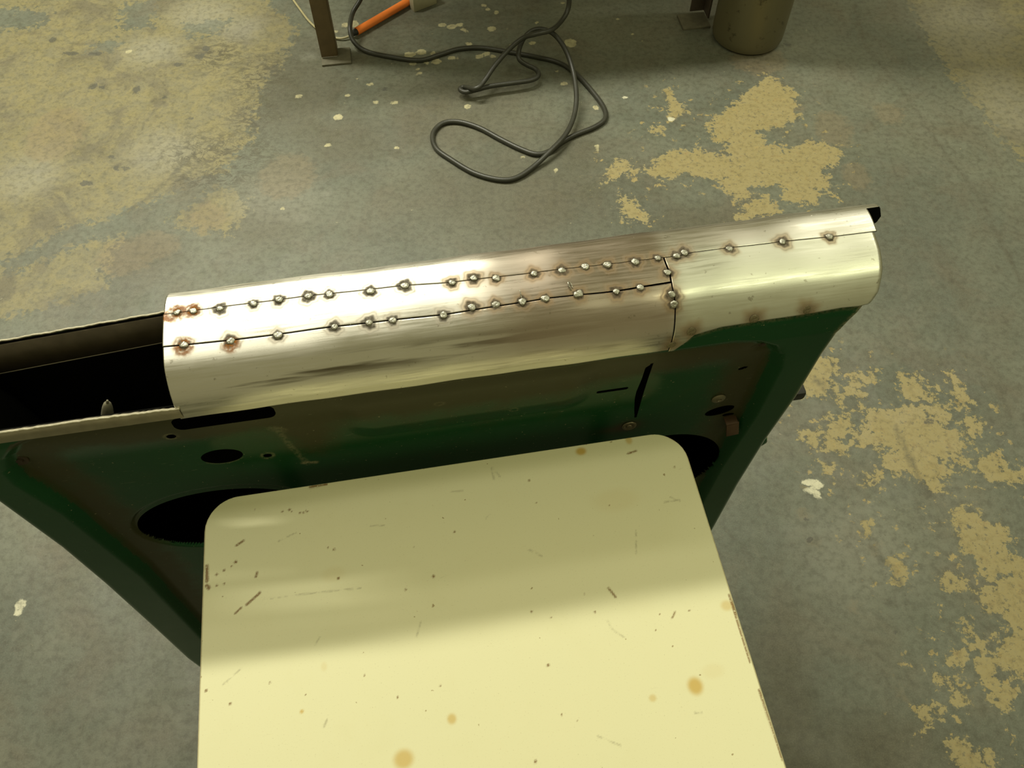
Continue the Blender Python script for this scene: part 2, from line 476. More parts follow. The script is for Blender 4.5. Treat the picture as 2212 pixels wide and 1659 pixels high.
# ------------------------------------------------------------------ MATERIALS
def steel(name, base=(0.70, 0.68, 0.60), alt=(0.62, 0.60, 0.53), rough=0.30, aniso=0.65):
    t = NT(name)
    st = t.noise(1.0, 5, 0.65, t.coord((18, 420, 420)))      # brushing runs along the sill
    st2 = t.noise(1.0, 4, 0.6, t.coord((5, 90, 90)))
    cloud = t.noise(14, 4, 0.6)
    c = t.mix(st, base, alt)
    c = t.mix(t.math('MULTIPLY', t.attr('grind'), t.ramp(st2, 0.50, 0.66)), c, (0.16, 0.14, 0.10))
    c = t.mix(t.math('MULTIPLY', t.attr('warm'), 0.75), c, (0.36, 0.28, 0.215))
    sp = t.math('MULTIPLY', t.ramp(t.noise(150, 3, 0.6), 0.66, 0.73), 0.5)
    c = t.mix(sp, c, (0.22, 0.19, 0.13))
    c = t.mix(t.attr('straw'), c, (0.42, 0.27, 0.12))
    h = t.math('MULTIPLY', t.attr('scorch'), t.ramp(t.noise(420, 3, 0.6), 0.2, 0.7, 0.7, 1.0))
    c = t.mix(h, c, (0.060, 0.050, 0.036))
    r = t.math('MULTIPLY', t.attr('rust'), t.ramp(t.noise(190, 4, 0.65), 0.32, 0.6))
    c = t.mix(r, c, (0.26, 0.095, 0.012))
    met = t.math('SUBTRACT', 1.0, t.math('ADD', t.math('MULTIPLY', h, 1.05), t.math('MULTIPLY', r, 0.9)), clamp=True)
    ro = t.math('ADD', t.ramp(st, 0.3, 0.7, rough - 0.05, rough + 0.10), t.math('MULTIPLY', t.ramp(cloud, 0.4, 0.7), 0.06))
    tx = t.n('ShaderNodeVectorTransform', vector_type='VECTOR', convert_from='OBJECT', convert_to='WORLD')
    tx.inputs[0].default_value = (1, 0, 0)
    t.put(t.b.inputs['Specular IOR Level'], t.math('MULTIPLY', t.math('SUBTRACT', 1.0, h, clamp=True), 0.5))
    t.set(Base_Color=c, Metallic=met, Roughness=t.math('ADD', ro, t.math('MULTIPLY', h, 0.3)), Anisotropic=aniso, Anisotropic_Rotation=0.25)
    t.l(tx.outputs[0], t.b.inputs['Tangent'])
    t.bump(t.math('ADD', t.math('MULTIPLY', st, 0.5), t.math('MULTIPLY', cloud, 0.4)), 0.10, 0.001)
    return t.m


M_STEEL = steel('brushed_steel')
M_STEEL_END = steel('scrubbed_steel', (0.66, 0.66, 0.55), (0.60, 0.60, 0.50), 0.36, 0.5)

t = NT('dark_green_paint')
br = t.math('ADD', t.attr('wear'), t.math('MULTIPLY', t.math('SUBTRACT', t.noise(30, 5, 0.65), 0.5), 0.9))
c = t.mix(t.noise(9, 3), (0.007, 0.046, 0.0145), (0.011, 0.066, 0.022))
c = t.mix(t.ramp(br, 0.15, 0.95, 0, 0.8), c, (0.050, 0.038, 0.014))
c = t.mix(t.math('MULTIPLY', t.attr('burn'), 0.85), c, (0.055, 0.028, 0.012))
c = t.mix(t.math('MULTIPLY', t.attr('bare'), t.ramp(t.noise(260, 4, 0.7), 0.35, 0.6)), c, (0.25, 0.23, 0.13))
c = t.mix(t.ramp(t.noise(1.0, 3, 0.6, t.coord((60, 900, 900))), 0.70, 0.74, 0, 0.5), c, (0.22, 0.24, 0.15))
c = t.mix(t.ramp(t.noise(260, 2, 0.5), 0.73, 0.77, 0, 0.8), c, (0.20, 0.19, 0.11))
t.set(Base_Color=c, Roughness=t.ramp(br, 0.3, 0.9, 0.20, 0.42))
t.b.inputs['Coat Weight'].default_value = 0.05
t.b.inputs['Specular IOR Level'].default_value = 0.22
t.b.inputs['Coat Roughness'].default_value = 0.12
t.bump(t.noise(16, 3), 0.10, 0.003)
M_GREEN = t.m
M_INSIDE = simple('interior_shade_black', (0.006, 0.006, 0.005), 0.9, var=0.4, **{'Specular_IOR_Level': 0.05})  # near-black colour paints in the shade inside the hollow door
M_INBAND = simple('brown_black_primer', (0.095, 0.078, 0.05), 0.75, var=0.4, scale=60, **{'Specular_IOR_Level': 0.15})
M_EDGE = simple('cut_bright_edge', (0.62, 0.58, 0.44), 0.42, 0.7, var=0.4, scale=160)
M_LIP = simple('dulled_lip_steel', (0.30, 0.27, 0.19), 0.45, 0.6, var=0.35, scale=70)
M_WELD = simple('weld_bead', (0.36, 0.35, 0.29), 0.30, 0.9, var=0.5, scale=420, bump=0.5)
M_WELDB = simple('burnt_weld_bead', (0.20, 0.17, 0.10), 0.45, 0.6, var=0.5, scale=420, bump=0.5)
M_STUD = simple('grey_stud', (0.26, 0.24, 0.17), 0.5, 0.3, var=0.3, scale=120)
M_SCREW = simple('rusty_screw', (0.045, 0.032, 0.018), 0.6, 0.3, var=0.4, scale=200)
M_SCREWL = simple('grey_screw', (0.22, 0.20, 0.13), 0.4, 0.7, var=0.4, scale=260)
M_TAB = simple('rusty_tab', (0.095, 0.055, 0.028), 0.65, 0.2, var=0.35, scale=140)
M_BLACK = simple('black_rubber', (0.018, 0.018, 0.014), 0.6, var=0.3)

# ------------------------------------------------------------------ CAR DOOR
# door frame of reference: +x along the sill, +y towards the outer skin, z up
DOOR = empty('car_door', (-0.32097, 0.37416, 0.0), math.radians(9.573))
tag(DOOR, 'dark green car door standing bottom edge up with bare steel patches tack welded along it', 'car door')

_ctrl = [(0, .70), (0, .80), (0, .852), (.0008, .862), (.0045, .8735), (.013, .8855), (.026, .8965), (.045, .9015), (.066, .9035), (.087, .9045),
         (.1015, .9005), (.113, .8895), (.119, .875), (.121, .855), (.121, .82), (.121, .70)]
_pp = np.array(spline(_ctrl, 30))
_arc = np.r_[0, np.cumsum(np.linalg.norm(np.diff(_pp, axis=0), axis=1))]


def sill(a): return np.interp(a, _arc, _pp[:, 0]), np.interp(a, _arc, _pp[:, 1])


def sill_normal(a):
    n0, z0 = sill(a - 0.001); n1, z1 = sill(a + 0.001)
    d = np.hypot(n1 - n0, z1 - z0)
    return -(z1 - z0) / d, (n1 - n0) / d          # outward (n, z)


S_L = 0.0225
def s_end(a): return np.interp(a, [.10, .1563, .161, .168, .176, .184, .206, .225, .25, .277], [.653, .6605, .664, .6705, .6765, .6815, .6865, .6900, .6925, .6945])
def seam1(s): return np.interp(s, [0, .14, .238, .281, .356, .475, .50, .51, .60, .69], [.2573, .2572, .2545, .2517, .2503, .2485, .2485, .2500, .2489, .2465])
def seam2(s): return np.interp(s, [0, .081, .17, .27, .364, .429, .48], [.2239, .2207, .2207, .2182, .2206, .2185, .2199])
def s_vert(a): return np.interp(a, [.14, .157, .175, .197, .215, .23, .246], [.476, .477, .479, .481, .4814, .4827, .4817])
def a_low(s): return np.interp(s, [.47, .482, .499, .525, .588, .642, .66, .69], [.146, .146, .1655, .1705, .1715, .1735, .1725, .1760])


W1 = [(0.0342, 0.2574), (0.0485, 0.2571), (0.0718, 0.2554), (0.1014, 0.2562), (0.1242, 0.2572), (0.1509, 0.2565), (0.1697, 0.2555), (0.2065, 0.2532), (0.238, 0.2544), (0.2812, 0.2512), (0.3017, 0.2527),
      (0.3222, 0.2493), (0.3577, 0.2489), (0.3839, 0.2484), (0.4059, 0.2493), (0.4272, 0.2481), (0.4534, 0.2477), (0.4755, 0.2485), (0.4939, 0.2484), (0.5022, 0.2509), (0.5456, 0.2483), (0.5982, 0.2484), (0.6445, 0.2472)]
W2 = [(0.0401, 0.2226), (0.0808, 0.2202), (0.1216, 0.2199), (0.1715, 0.2207), (0.2024, 0.2202), (0.2234, 0.2194), (0.2692, 0.2178), (0.2955, 0.2218), (0.3175, 0.2214), (0.3417, 0.2206), (0.3628, 0.2208), (0.3941, 0.2205),
      (0.429, 0.2183), (0.4518, 0.2188)]
W3 = [(0.4808, 0.2309), (0.4797, 0.2081), (0.4798, 0.1990)]
W4 = [(0.496, 0.1707), (0.5566, 0.1748), (0.6084, 0.1763), (0.4779, 0.1566)]
ALLW = [(s, a, 0) for s, a in W1 + W2 + W3] + [(s, a, 1) for s, a in W4]


def tints(S, A):
    heat = np.zeros(S.shape); straw = np.zeros(S.shape); rust = np.zeros(S.shape)
    for i, (s, a, k) in enumerate(ALLW):
        d = np.hypot(S - s, A - a)
        w = 0.85 + 0.4 * ((i * 37) % 11) / 11.0
        ang = np.arctan2(A - a, S - s)
        d = d * (1 + 0.10 * np.sin(3 * ang + i) + 0.07 * np.sin(7 * ang + 2 * i))
        if k == 0:
            heat = np.maximum(heat, 0.95 * (1 - sstep(0.0046 * w, 0.0072 * w, d)))
            heat = np.maximum(heat, 0.38 * np.exp(-((d - 0.0082 * w) / 0.0010) ** 2))
            straw = np.maximum(straw, (0.55 if s > 0.27 else 0.22) * (1 - sstep(0.006, 0.0125 * w, d)))
        else:
            heat = np.maximum(heat, 0.65 * (1 - sstep(0.002, 0.0105, np.hypot((S - s) * 0.7, A - a))))
            straw = np.maximum(straw, 0.7 * (1 - sstep(0.004, 0.016, d)))
    for s, a, r in ((0.0335, 0.2577, 0.0135), (0.047, 0.258, 0.011), (0.040, 0.2215, 0.0125), (0.081, 0.2165, 0.010), (0.026, 0.254, 0.010)):
        rust = np.maximum(rust, (1 - sstep(r * 0.45, r, np.hypot(S - s, A - a))))
    warm = sstep(0.26, 0.36, S) * (1 - sstep(0.47, 0.50, S)) * sstep(0.15, 0.19, A)
    warm = np.maximum(warm, 0.35 * sstep(0.25, 0.30, S) * (1 - sstep(0.55, 0.66, S)) * sstep(0.252, 0.262, A))
    grind = np.exp(-((A - (0.187 - 0.02 * (0.25 - S))) / 0.010) ** 2) * (1 - sstep(0.25, 0.5, S)) + 0.5 * np.exp(-((A - 0.165) / 0.012) ** 2) * (S < 0.478)
    grind = grind + 0.9 * np.exp(-((S - 0.468) / 0.012) ** 2 - ((A - 0.182) / 0.012) ** 2)
    return dict(scorch=heat.ravel(), straw=straw.ravel(), rust=rust.ravel(), warm=np.clip(warm, 0, 1).ravel(), grind=np.clip(grind, 0, 1).ravel())


def sheet(name, s0, s1, a0, a1, ns, na, mat, lift=0.0, thick=0.0012, label=None, roundend=False):
    """steel strip between curves a0(s)..a1(s) and s0(a)..s1(a) on the sill section"""
    V = np.linspace(0, 1, na)[None, :] * np.ones((ns, 1)); U = np.linspace(0, 1, ns)[:, None] * np.ones((1, na))
    A = a0(0.3) + (a1(0.3) - a0(0.3)) * V
    S = s0(A) + (s1(A) - s0(A)) * U
    for _ in range(4):
        A = a0(S) + (a1(S) - a0(S)) * V
        S = s0(A) + (s1(A) - s0(A)) * U
    n, z = sill(A); nn, nz = sill_normal(A)
    wob = 0.0004 * np.sin(S * 37) * np.sin(A * 60) + 0.00025 * np.sin(S * 83 + 1)
    off = lift + wob
    if roundend:                                     # the right end folds over a small radius
        e = np.clip((S - (s_end(A) - 0.007)) / 0.007, 0, 1)
        off = off - 0.007 * (1 - np.sqrt(np.clip(1 - e * e, 0, 1)))
    P = np.stack([S, n + nn * off, z + nz * off], -1).reshape(-1, 3)
    me = mesh_np(name, P, grid_faces(ns, na), tints(S, A))
    o = link(name, me, mat, DOOR)
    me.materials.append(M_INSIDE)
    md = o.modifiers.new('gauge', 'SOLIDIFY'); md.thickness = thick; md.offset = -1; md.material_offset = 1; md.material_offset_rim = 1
    if label: o['label'] = label
    return o


cst = lambda v: (lambda x: np.full(np.shape(x), v) if np.ndim(x) else v)
G = 0.0006
sheet('rear_sill_strip', cst(S_L), lambda a: np.where(np.asarray(a) < .2785, s_end(a), np.interp(a, [.2785, .298, .306, .3138, .329, .338, .346, .350, .352, .45], [.7087, .711, .722, .7285, .736, .735, .727, .70, .690, .690])),
      lambda s: seam1(s) + G * 0.5, cst(.40), 560, 150, M_STEEL, label='bright steel strip wrapped over the back edge', roundend=False)
sheet('middle_sill_strip', cst(S_L - 0.0005), lambda a: s_vert(a) - 0.0009, lambda s: seam2(s) + 0.0008 + 0.0007 * np.clip((np.asarray(s) - .40) / .08, 0, 1), lambda s: seam1(s) - G * 0.5, 420, 36, M_STEEL, 0.0002,
      label='narrow steel strip between two rows of weld tacks')
sheet('front_sill_strip', cst(S_L), lambda a: s_vert(a) - 0.0006, cst(.149), lambda s: seam2(s) - 0.0004, 420, 76, M_STEEL, 0.0004, label='rolled front steel strip with brushed shine')
sheet('sill_end_patch', lambda a: s_vert(a) + 0.0005, s_end, a_low, lambda s: seam1(s) - G * 0.7, 200, 90, M_STEEL_END, 0.0002, label='greenish scrubbed steel corner piece', roundend=True)

def weld_mesh(seed, r, h, mess=0.0):
    import bmesh
    rg = random.Random(seed)
    bm = bmesh.new()
    bmesh.ops.create_icosphere(bm, subdivisions=3, radius=1.0)
    k = [(Vector((rg.gauss(0, 1), rg.gauss(0, 1), rg.gauss(0, 1))).normalized(), rg.uniform(2, 5), rg.uniform(0, 6)) for _ in range(6)]
    for v in bm.verts:
        d = v.co.normalized()
        w = sum(math.sin(d.dot(a) * f + p) for a, f, p in k) / 6.0
        g = 1 + (0.16 + mess) * w + 0.05 * rg.uniform(-1, 1) * (1 + 3 * mess)
        crater = 0.25 * math.exp(-((d.x - 0.1) ** 2 + (d.y + 0.1) ** 2) / 0.10) if d.z > 0 else 0
        v.co = Vector((d.x * r * g, d.y * r * g * 0.95, d.z * h * (g - crater)))
    me = bpy.data.meshes.new('weld_tack'); bm.to_mesh(me); bm.free()
    return me


def place_on_sill(o, s, a, lift=0.0):
    n, z = sill(a); nn, nz = sill_normal(a)
    o.location = (s, float(n + nn * lift), float(z + nz * lift))
    up = Vector((0, float(nn), float(nz))); x = Vector((1, 0, 0)); y = up.cross(x)
    o.rotation_euler = Matrix((x, y, up)).transposed().to_euler()


for i, (s, a, k) in enumerate(ALLW):
    big = 1.0 + 0.22 * (((i * 53) % 17) / 17.0 - 0.5)
    messy = abs(s - 0.3941) < 1e-4
    if k == 0:
        me = weld_mesh(i, 0.0037 * big * (1.4 if messy else 1), 0.0018 * big * (1.8 if messy else 1), 0.30 if messy else 0.12)
        o = link('weld_tack', me, M_WELD, DOOR)
        if messy: o['label'] = 'oversized spattered weld blob'
    else:
        o = link('weld_tack', weld_mesh(i, 0.0046, 0.0007), M_WELDB, DOOR)
        o['label'] = 'flat brown burnt weld spot'
    place_on_sill(o, s, a, 0.0002)
# wire stubs sticking out of tacks
n_, z_ = sill(.2235)
st = MB(); st.tube(spline([(0.3885, n_ + .001, z_), (0.3870, n_ + .004, z_ + .003), (0.3862, n_ + .0085, z_ + .0045), (0.3885, n_ + .0085, z_ + .0035), (0.3895, n_ + .004, z_ + .002)], 6), 0.0006, 8); st.build('wire_stub', M_WELD, DOOR)
st = MB(); st.tube([(0.3417, n_ - .001, z_), (0.3414, n_ + .004, z_ + .003), (0.3410, n_ + .008, z_ + .004)], 0.0005, 8)
st.build('wire_stub', M_WELD, DOOR)

# ---- pressed inner panel (green, recessed centre, holes)
def s_left(z): return np.interp(z, [0, .06, .15, .33, .50, .62, .73, .87], [-.188, -.1965, -.1985, -.1915, -.186, -.185, -.190, -.197])
def s_right(z): return np.interp(z, [0, .32, .50, .62, .715, .80, .835, .853, .874], [.620, .628, .631, .637, .6465, .6495, .6530, .6610, .672])


zz = np.unique(np.concatenate([np.linspace(0.004, 0.50, 80), np.arange(0.50, 0.8735, 0.0016)]))
uu = np.linspace(0, 1, 540)
Z = zz[None, :] * np.ones((len(uu), 1)); S = s_left(Z) + (s_right(Z) - s_left(Z)) * uu[:, None]
rec = [(-.108, .8525), (-.08, .8535), (.0186, .850), (.127, .850), (.28, .849), (.457, .8465), (.48, .847), (.545, .8475), (.572, .842), (.592, .829), (.604, .811), (.609, .785),
       (.607, .69), (.594, .563), (.586, .33), (.58, .06), (-.155, .06), (-.151, .216), (-.1396, .509), (-.148, .702), (-.160, .775), (-.158, .80), (-.148, .823), (-.130, .843)]
dr = sd_poly(S, Z, rec)


def depth(d, Z): return (0.014 - 0.007 * sstep(.775, .835, Z)) * sstep(0.0, 0.020 - 0.008 * sstep(.77, .83, Z), d)


def ft(s0, z0):
    """where a mark seen against the rim plane really sits on the recessed floor"""
    s, z = s0, z0
    for _ in range(12):
        n = float(depth(sd_poly(np.array([s]), np.array([z]), rec), np.array([z]))[0])
        s = s0 + (s0 - .2543) / .4223 * n; z = 0.5 * z + 0.5 * (z0 + (z0 - 1.5) / .4223 * n)
    return s, z


N = depth(dr, Z)
N = N + np.interp(Z, [.84, .852, .862, .8735, .8855], [0, .0014, .0024, .0060, .0145])
# pressed shapes: shallow boss in the middle, ring round the big hole
N -= 0.004 * sstep(-0.01, 0.020, sd_rrect(S, Z, .285, .795, .125, .045, .03))
N += 0.004 * sstep(0, 0.006, sd_ellipse(S, Z, *ft(.003, .634), .106, .079))
c = ft(.5758, .8312); N += 0.0035 * np.exp(-(((S - c[0]) / .010) ** 2 + ((Z - c[1]) / .007) ** 2))
# rounded outer edges
ed = np.minimum(S - s_left(Z), s_right(Z) - S)
N += 0.008 * (1 - np.sqrt(np.clip(1 - (1 - np.clip(ed / 0.008, 0, 1)) ** 2, 0, 1)))
notch = [(.4642, .846), (.4662, .846), (.4645, .825), (.4632, .80), (.4620, .766), (.4612, .7225), (.4592, .7225), (.4562, .745), (.4540, .766), (.4540, .780), (.4565, .803), (.4575, .8225), (.4615, .8265)]
K = N / .4223
S0 = (S + .2543 * K) / (1 + K); Z0 = (Z + 1.5 * K) / (1 + K)      # the recessed floor carried back to the rim plane
hole = np.full(S.shape, -1.0)
for h in (sd_rrect(S0, Z0, .0580, .8395, .0460, .0105, .008), sd_ellipse(S0, Z0, .0044, .8207, .0043, .0036), sd_ellipse(S0, Z0, .0364, .7710, .0200, .0135), sd_ellipse(S0, Z0, .0778, .7594, .0043, .0034),
          sd_ellipse(S0, Z0, .003, .634, .095, .068), sd_rrect(S0, Z0, .428, .7893, .0165, .0022, .002), sd_ellipse(S0, Z0, .5565, .7130, .0165, .0085, .25), sd_ellipse(S0, Z0, .5631, .7958, .0055, .0022, .3),
          sd_ellipse(S0, Z0, .500, .595, .080, .078), sd_ellipse(S0, Z0, .569, .701, .007, .003), sd_poly(S0, Z0, notch)):
    hole = np.maximum(hole, h)
gs, gz = np.gradient(hole)
ds = np.gradient(S, axis=0); dz = np.gradient(Z, axis=1)
gx = gs / ds; gy = gz / dz; gl = gx ** 2 + gy ** 2 + 1e-9
keep = (hole <= 0)
near = (hole > 0) & (hole < 0.0026)
S2 = np.where(near, S - gx / np.sqrt(gl) * hole, S); Z2 = np.where(near, Z - gy / np.sqrt(gl) * hole, Z)
rb = 1 - sstep(0.03, 0.075, dr)
wear = 0.15 + 0.75 * rb * (dr > 0.012) * (S < 0.62) + 0.5 * np.exp(-(((S - .30) / .16) ** 2 + ((Z - .80) / .05) ** 2))
wear += 0.8 * np.exp(-(((S - .12) / .03) ** 2 + ((Z - .78) / .05) ** 2)) + 0.45 * np.exp(-(((S - .03) / .05) ** 2 + ((Z - .80) / .02) ** 2))
wear = wear * sstep(0.002, 0.02, dr)
wear += 0.9 * np.exp(-(((Z - .842) / .010) ** 2)) * (S < .47) * (dr > 0)
burn = np.exp(-(((S - .4615) / .013) ** 2 + ((Z - .6835) / .011) ** 2)) + 0.6 * np.exp(-(((S - .445) / .02) ** 2 + ((Z - .679) / .008) ** 2))
bare = 1.0 * (1 - sstep(0.0, 0.006, np.abs(Z - (a_low(S) + .70) + 0.001))) * (S > .49) * 0.6 + (1 - sstep(0.003, 0.012, s_right(Z) - S)) * sstep(.825, .845, Z)
bare = np.maximum(bare, 0.30 * seg_mask(S, Z, ft(.0984, .8042), ft(.1035, .77), .001, .004)); bare = np.maximum(bare, 0.32 * seg_mask(S, Z, ft(.1035, .77), ft(.112, .73), .001, .004))
bare = np.maximum(bare, 0.9 * seg_mask(S, Z, ft(.108, .7335), ft(.120, .731), .0005, .004)); bare = np.maximum(bare, 0.32 * seg_mask(S, Z, ft(.0945, .810), ft(.103, .803), .002, .005))
for cx, cz in (ft(.0044, .8207), ft(.0778, .7594)): bare = np.maximum(bare, 0.55 * np.exp(-((np.hypot(S - cx, Z - cz) - .006) / .0015) ** 2))
bare = np.maximum(bare, 0.5 * np.exp(-((sd_ellipse(S, Z, *ft(.0364, .7710), .0200, .0135) + .001) / .001) ** 2) * (Z < ft(.0364, .7710)[1] - .008))
for cx, cz in (ft(.2543, .8169), ft(.3274, .7836)): bare = np.maximum(bare, 0.35 * np.exp(-((np.hypot(S - cx, (Z - cz) * 1.1) - .0045) / .0013) ** 2))
Z2 = np.where(S < .024, np.minimum(Z2, .8615), Z2)
V = np.stack([S2, N, Z2], -1).reshape(-1, 3)
F = grid_faces(*S.shape)
F = F[keep.ravel()[F].any(axis=1)]
V, F, AT = compact(V, F, dict(wear=np.clip(wear, 0, 1).ravel(), burn=np.clip(burn, 0, 1).ravel(), bare=np.clip(bare, 0, 1).ravel()))
nv = len(V); nf = len(F)
V = np.concatenate([V, V + np.array([0, .0013, 0])]); F = np.concatenate([F, F[:, ::-1] + nv])
me = mesh_np('inner_panel', V, F, {k: np.concatenate([v, v]) for k, v in AT.items()})
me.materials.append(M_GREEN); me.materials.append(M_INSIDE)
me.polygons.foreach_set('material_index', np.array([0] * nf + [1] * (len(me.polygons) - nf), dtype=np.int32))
o = link('inner_panel', me, M_GREEN, DOOR)
o['label'] = 'pressed dark green inner panel with holes'
ZERO = lambda k: {q: np.zeros(k) for q in ('wear', 'burn', 'bare')}


def wall(name, P, ni, nj, mats, thick=0.0012, flip=False, attrs=None):
    f = grid_faces(ni, nj)
    if flip: f = f[:, ::-1]
    me = mesh_np(name, P.reshape(-1, 3), f, attrs or ZERO(ni * nj))
    o = link(name, me, mats[0], DOOR)
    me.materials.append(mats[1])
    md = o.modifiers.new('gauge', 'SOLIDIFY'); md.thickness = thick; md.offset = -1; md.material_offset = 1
    return o


# ---- outer skin, gently bowed, with its sides
zs = np.linspace(0.004, 0.86, 70); ss = np.linspace(0, 1, 80)
ZZ = zs[None, :] * np.ones((80, 1)); SS = s_left(ZZ) + (np.minimum(s_right(ZZ), .66) - s_left(ZZ)) * ss[:, None]
ztop = np.interp(SS, [-.2, -.155, -.065, .005, .0225, .03, .7], [.8405, .8445, .851, .856, .857, .848, .848]) + 0.0006 * np.sin(SS * 210) + 0.0004 * np.sin(SS * 530)
ZZ = ZZ * ztop / 0.86
NN = 0.1195 + 0.012 * np.sin(np.clip(ZZ / .86, 0, 1) * math.pi)
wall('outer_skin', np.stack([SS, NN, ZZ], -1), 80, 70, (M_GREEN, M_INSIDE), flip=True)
for nm, fn, fl in (('shut_face', s_left, True), ('hinge_face', s_right, False)):
    q = np.linspace(0, 1, 12); zz2 = np.linspace(0.004, .845 if nm == 'shut_face' else .86, 70)
    Q, Zq = np.meshgrid(q, zz2, indexing='ij')
    Nq = 0.008 + Q * (0.1195 + 0.012 * np.sin(np.clip(Zq / .86, 0, 1) * math.pi) - 0.008)
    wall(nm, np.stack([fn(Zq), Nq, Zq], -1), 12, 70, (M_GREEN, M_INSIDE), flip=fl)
# folded band inside the outer skin at the cut-open end
sb = np.linspace(-.19, .032, 60)
zt = np.interp(sb, [-.2, -.155, -.065, .005, .0225], [.8405, .8445, .851, .856, .857]); zb = np.interp(sb, [-.19, -.176, -.0115, .03], [.801, .803, .818, .822])
me = mesh_np('inner_flange', np.concatenate([np.stack([sb, np.full(60, .1165), zt - .0015], -1), np.stack([sb, np.full(60, .1145), (zt + zb) / 2], -1), np.stack([sb, np.full(60, .113), zb], -1)]),
             grid_faces(3, 60))
o = link('inner_flange', me, M_INBAND, DOOR); me.materials.append(M_EDGE)
md = o.modifiers.new('gauge', 'SOLIDIFY'); md.thickness = 0.0009; md.offset = 0
rim = MB(); rim.tube([(float(a), .1128, float(b)) for a, b in zip(sb, zb)], 0.0007, 6)
rim.build('flange_edge', M_LIP, DOOR)
# bright sawn rim along the top of the outer skin
rim = MB(); rim.tube([(float(a), .1195, float(b) + .0006 + .0004 * math.sin(a * 190) + .0003 * math.sin(a * 610)) for a, b in zip(sb, zt)], 0.0011, 8)
rim.build('sawn_rim', M_EDGE, DOOR)['label'] = 'bright sawn edge of the outer skin'
# lip of the inner panel at the opening
sl = np.linspace(-.196, .026, 90)
rg = random.Random(3)
top = .8655 + np.interp(sl, [-.2, -.12, -.05, .02], [-.0005, .0, .001, -.001]) + np.array([rg.uniform(-.0005, .0005) for _ in sl])
P = np.stack([np.stack([sl, np.full(90, q), z], -1) for q, z in ((-.0012, np.full(90, .8515)), (-.0014, (top + .8515) / 2), (-.0010, top - .0008), (.0006, top), (.0030, top - .0008), (.0055, top - .004))])
me = mesh_np('sill_lip', P.reshape(-1, 3), grid_faces(6, 90)[:, ::-1]); o = link('sill_lip', me, M_LIP, DOOR)
o['label'] = 'dull bare steel lip along the cut-open end'
rim = MB(); rim.tube([(float(a), .0004, float(b) + .0002) for a, b in zip(sl, top)], 0.0010, 8)
rim.build('sawn_rim', M_EDGE, DOOR)['label'] = 'bright sawn edge of the front lip'
# stud standing inside the opening
sd = MB(); sd.lathe([(.0056, -.03), (.0056, .010), (.0054, .020), (.0046, .030), (.0034, .036), (.0014, .038), (.0010, .042), (.0004, .0425)], (0, 0, 0), 28)
o = sd.build('stud', M_STUD, DOOR); o.location = (-.0574, .0262, .8161); o.rotation_euler = (0, math.radians(21.7), 0); o['label'] = 'grey pointed stud inside the opening'
# screws, cups, tab, burnt spot, hinge stubs
def cup(s, z, r, mat, label=None, n=None, flat=False):
    m = MB()
    if flat: m.lathe([(r, 0), (r, .001), (r * .8, .0022), (r * .35, .0026), (r * .30, .0014), (r * .05, .0014)], seg=28)
    else: m.lathe([(r, 0), (r * .95, .0010), (r * .75, .0014), (r * .55, .0008), (r * .42, .0003), (r * .36, .0018), (r * .1, .0020)], seg=28)
    o = m.build('panel_screw', mat, DOOR)
    o.location = (s, n if n is not None else .0138, z); o.rotation_euler = (math.pi / 2, 0, 0)
    if label: o['label'] = label


for s, z in ((-.1430, .800), (-.1380, .655), (-.1345, .513), (-.1430, .355)): cup(s, z, .0085, M_SCREW, n=float(depth(0.05, np.array(z))) - .0006)
c = ft(.5758, .8312); cup(*c, .0055, M_SCREW, n=.0125)
cup(*ft(.5491, .7413), .0080, M_SCREWL, 'pale grey screw head', flat=True)
cup(.4615, .6835, .0085, M_WELDB, 'burnt brown weld spot on the panel', n=.0135)
tb = MB()
tb.box((0, -.004, .006), (.014, .012, .002)); tb.box((.001, -.0105, -.005), (.0145, .0018, .022), Matrix.Rotation(math.radians(-12), 3, 'X'))
o = tb.build('bracket_tab', M_TAB, DOOR); c = ft(.5725, .6905); o.location = (c[0], .0135, c[1]); o.rotation_euler = (0, math.radians(-8), 0); o['label'] = 'rusty bent bracket tab'
hb = MB(); hb.box((0, 0, 0), (.060, .03, .017), None, .004); o = hb.build('hinge_stub', M_BLACK, DOOR); o.location = (.668, .060, .632); o['label'] = 'small dark stub behind the right edge'
hb = MB(); hb.box((0, 0, 0), (.055, .03, .024), None, .010); o = hb.build('hinge_stub', M_GREEN, DOOR); o.location = (.6555, .060, .515); o['label'] = 'green rounded stub lower on the right edge'
for a in ('wear', 'burn', 'bare'): o.data.attributes.new(a, 'FLOAT', 'POINT')

# ------------------------------------------------------------------ CREAM TABLE
TH = 0.70
TAB = empty('work_table', (-0.31931, 0.36430, 0.0), math.radians(9.573))
tag(TAB, 'cream topped small work table with rounded corners and chipped edges against the green door', 'table')
TW, TL = 0.5095, 0.56
tx_ = np.arange(-.002, TW + .003, 0.0013); ty_ = np.arange(-TL - .002, .003, 0.0013)
TX, TY = np.meshgrid(tx_, ty_, indexing='ij')
ca, sa = math.cos(math.radians(9.573)), math.sin(math.radians(9.573))


def tp(u, v):
    p = at(u, v, TH); x = p[0] + 0.31931; y = p[1] - 0.36430
    return (x * ca + y * sa, -x * sa + y * ca)


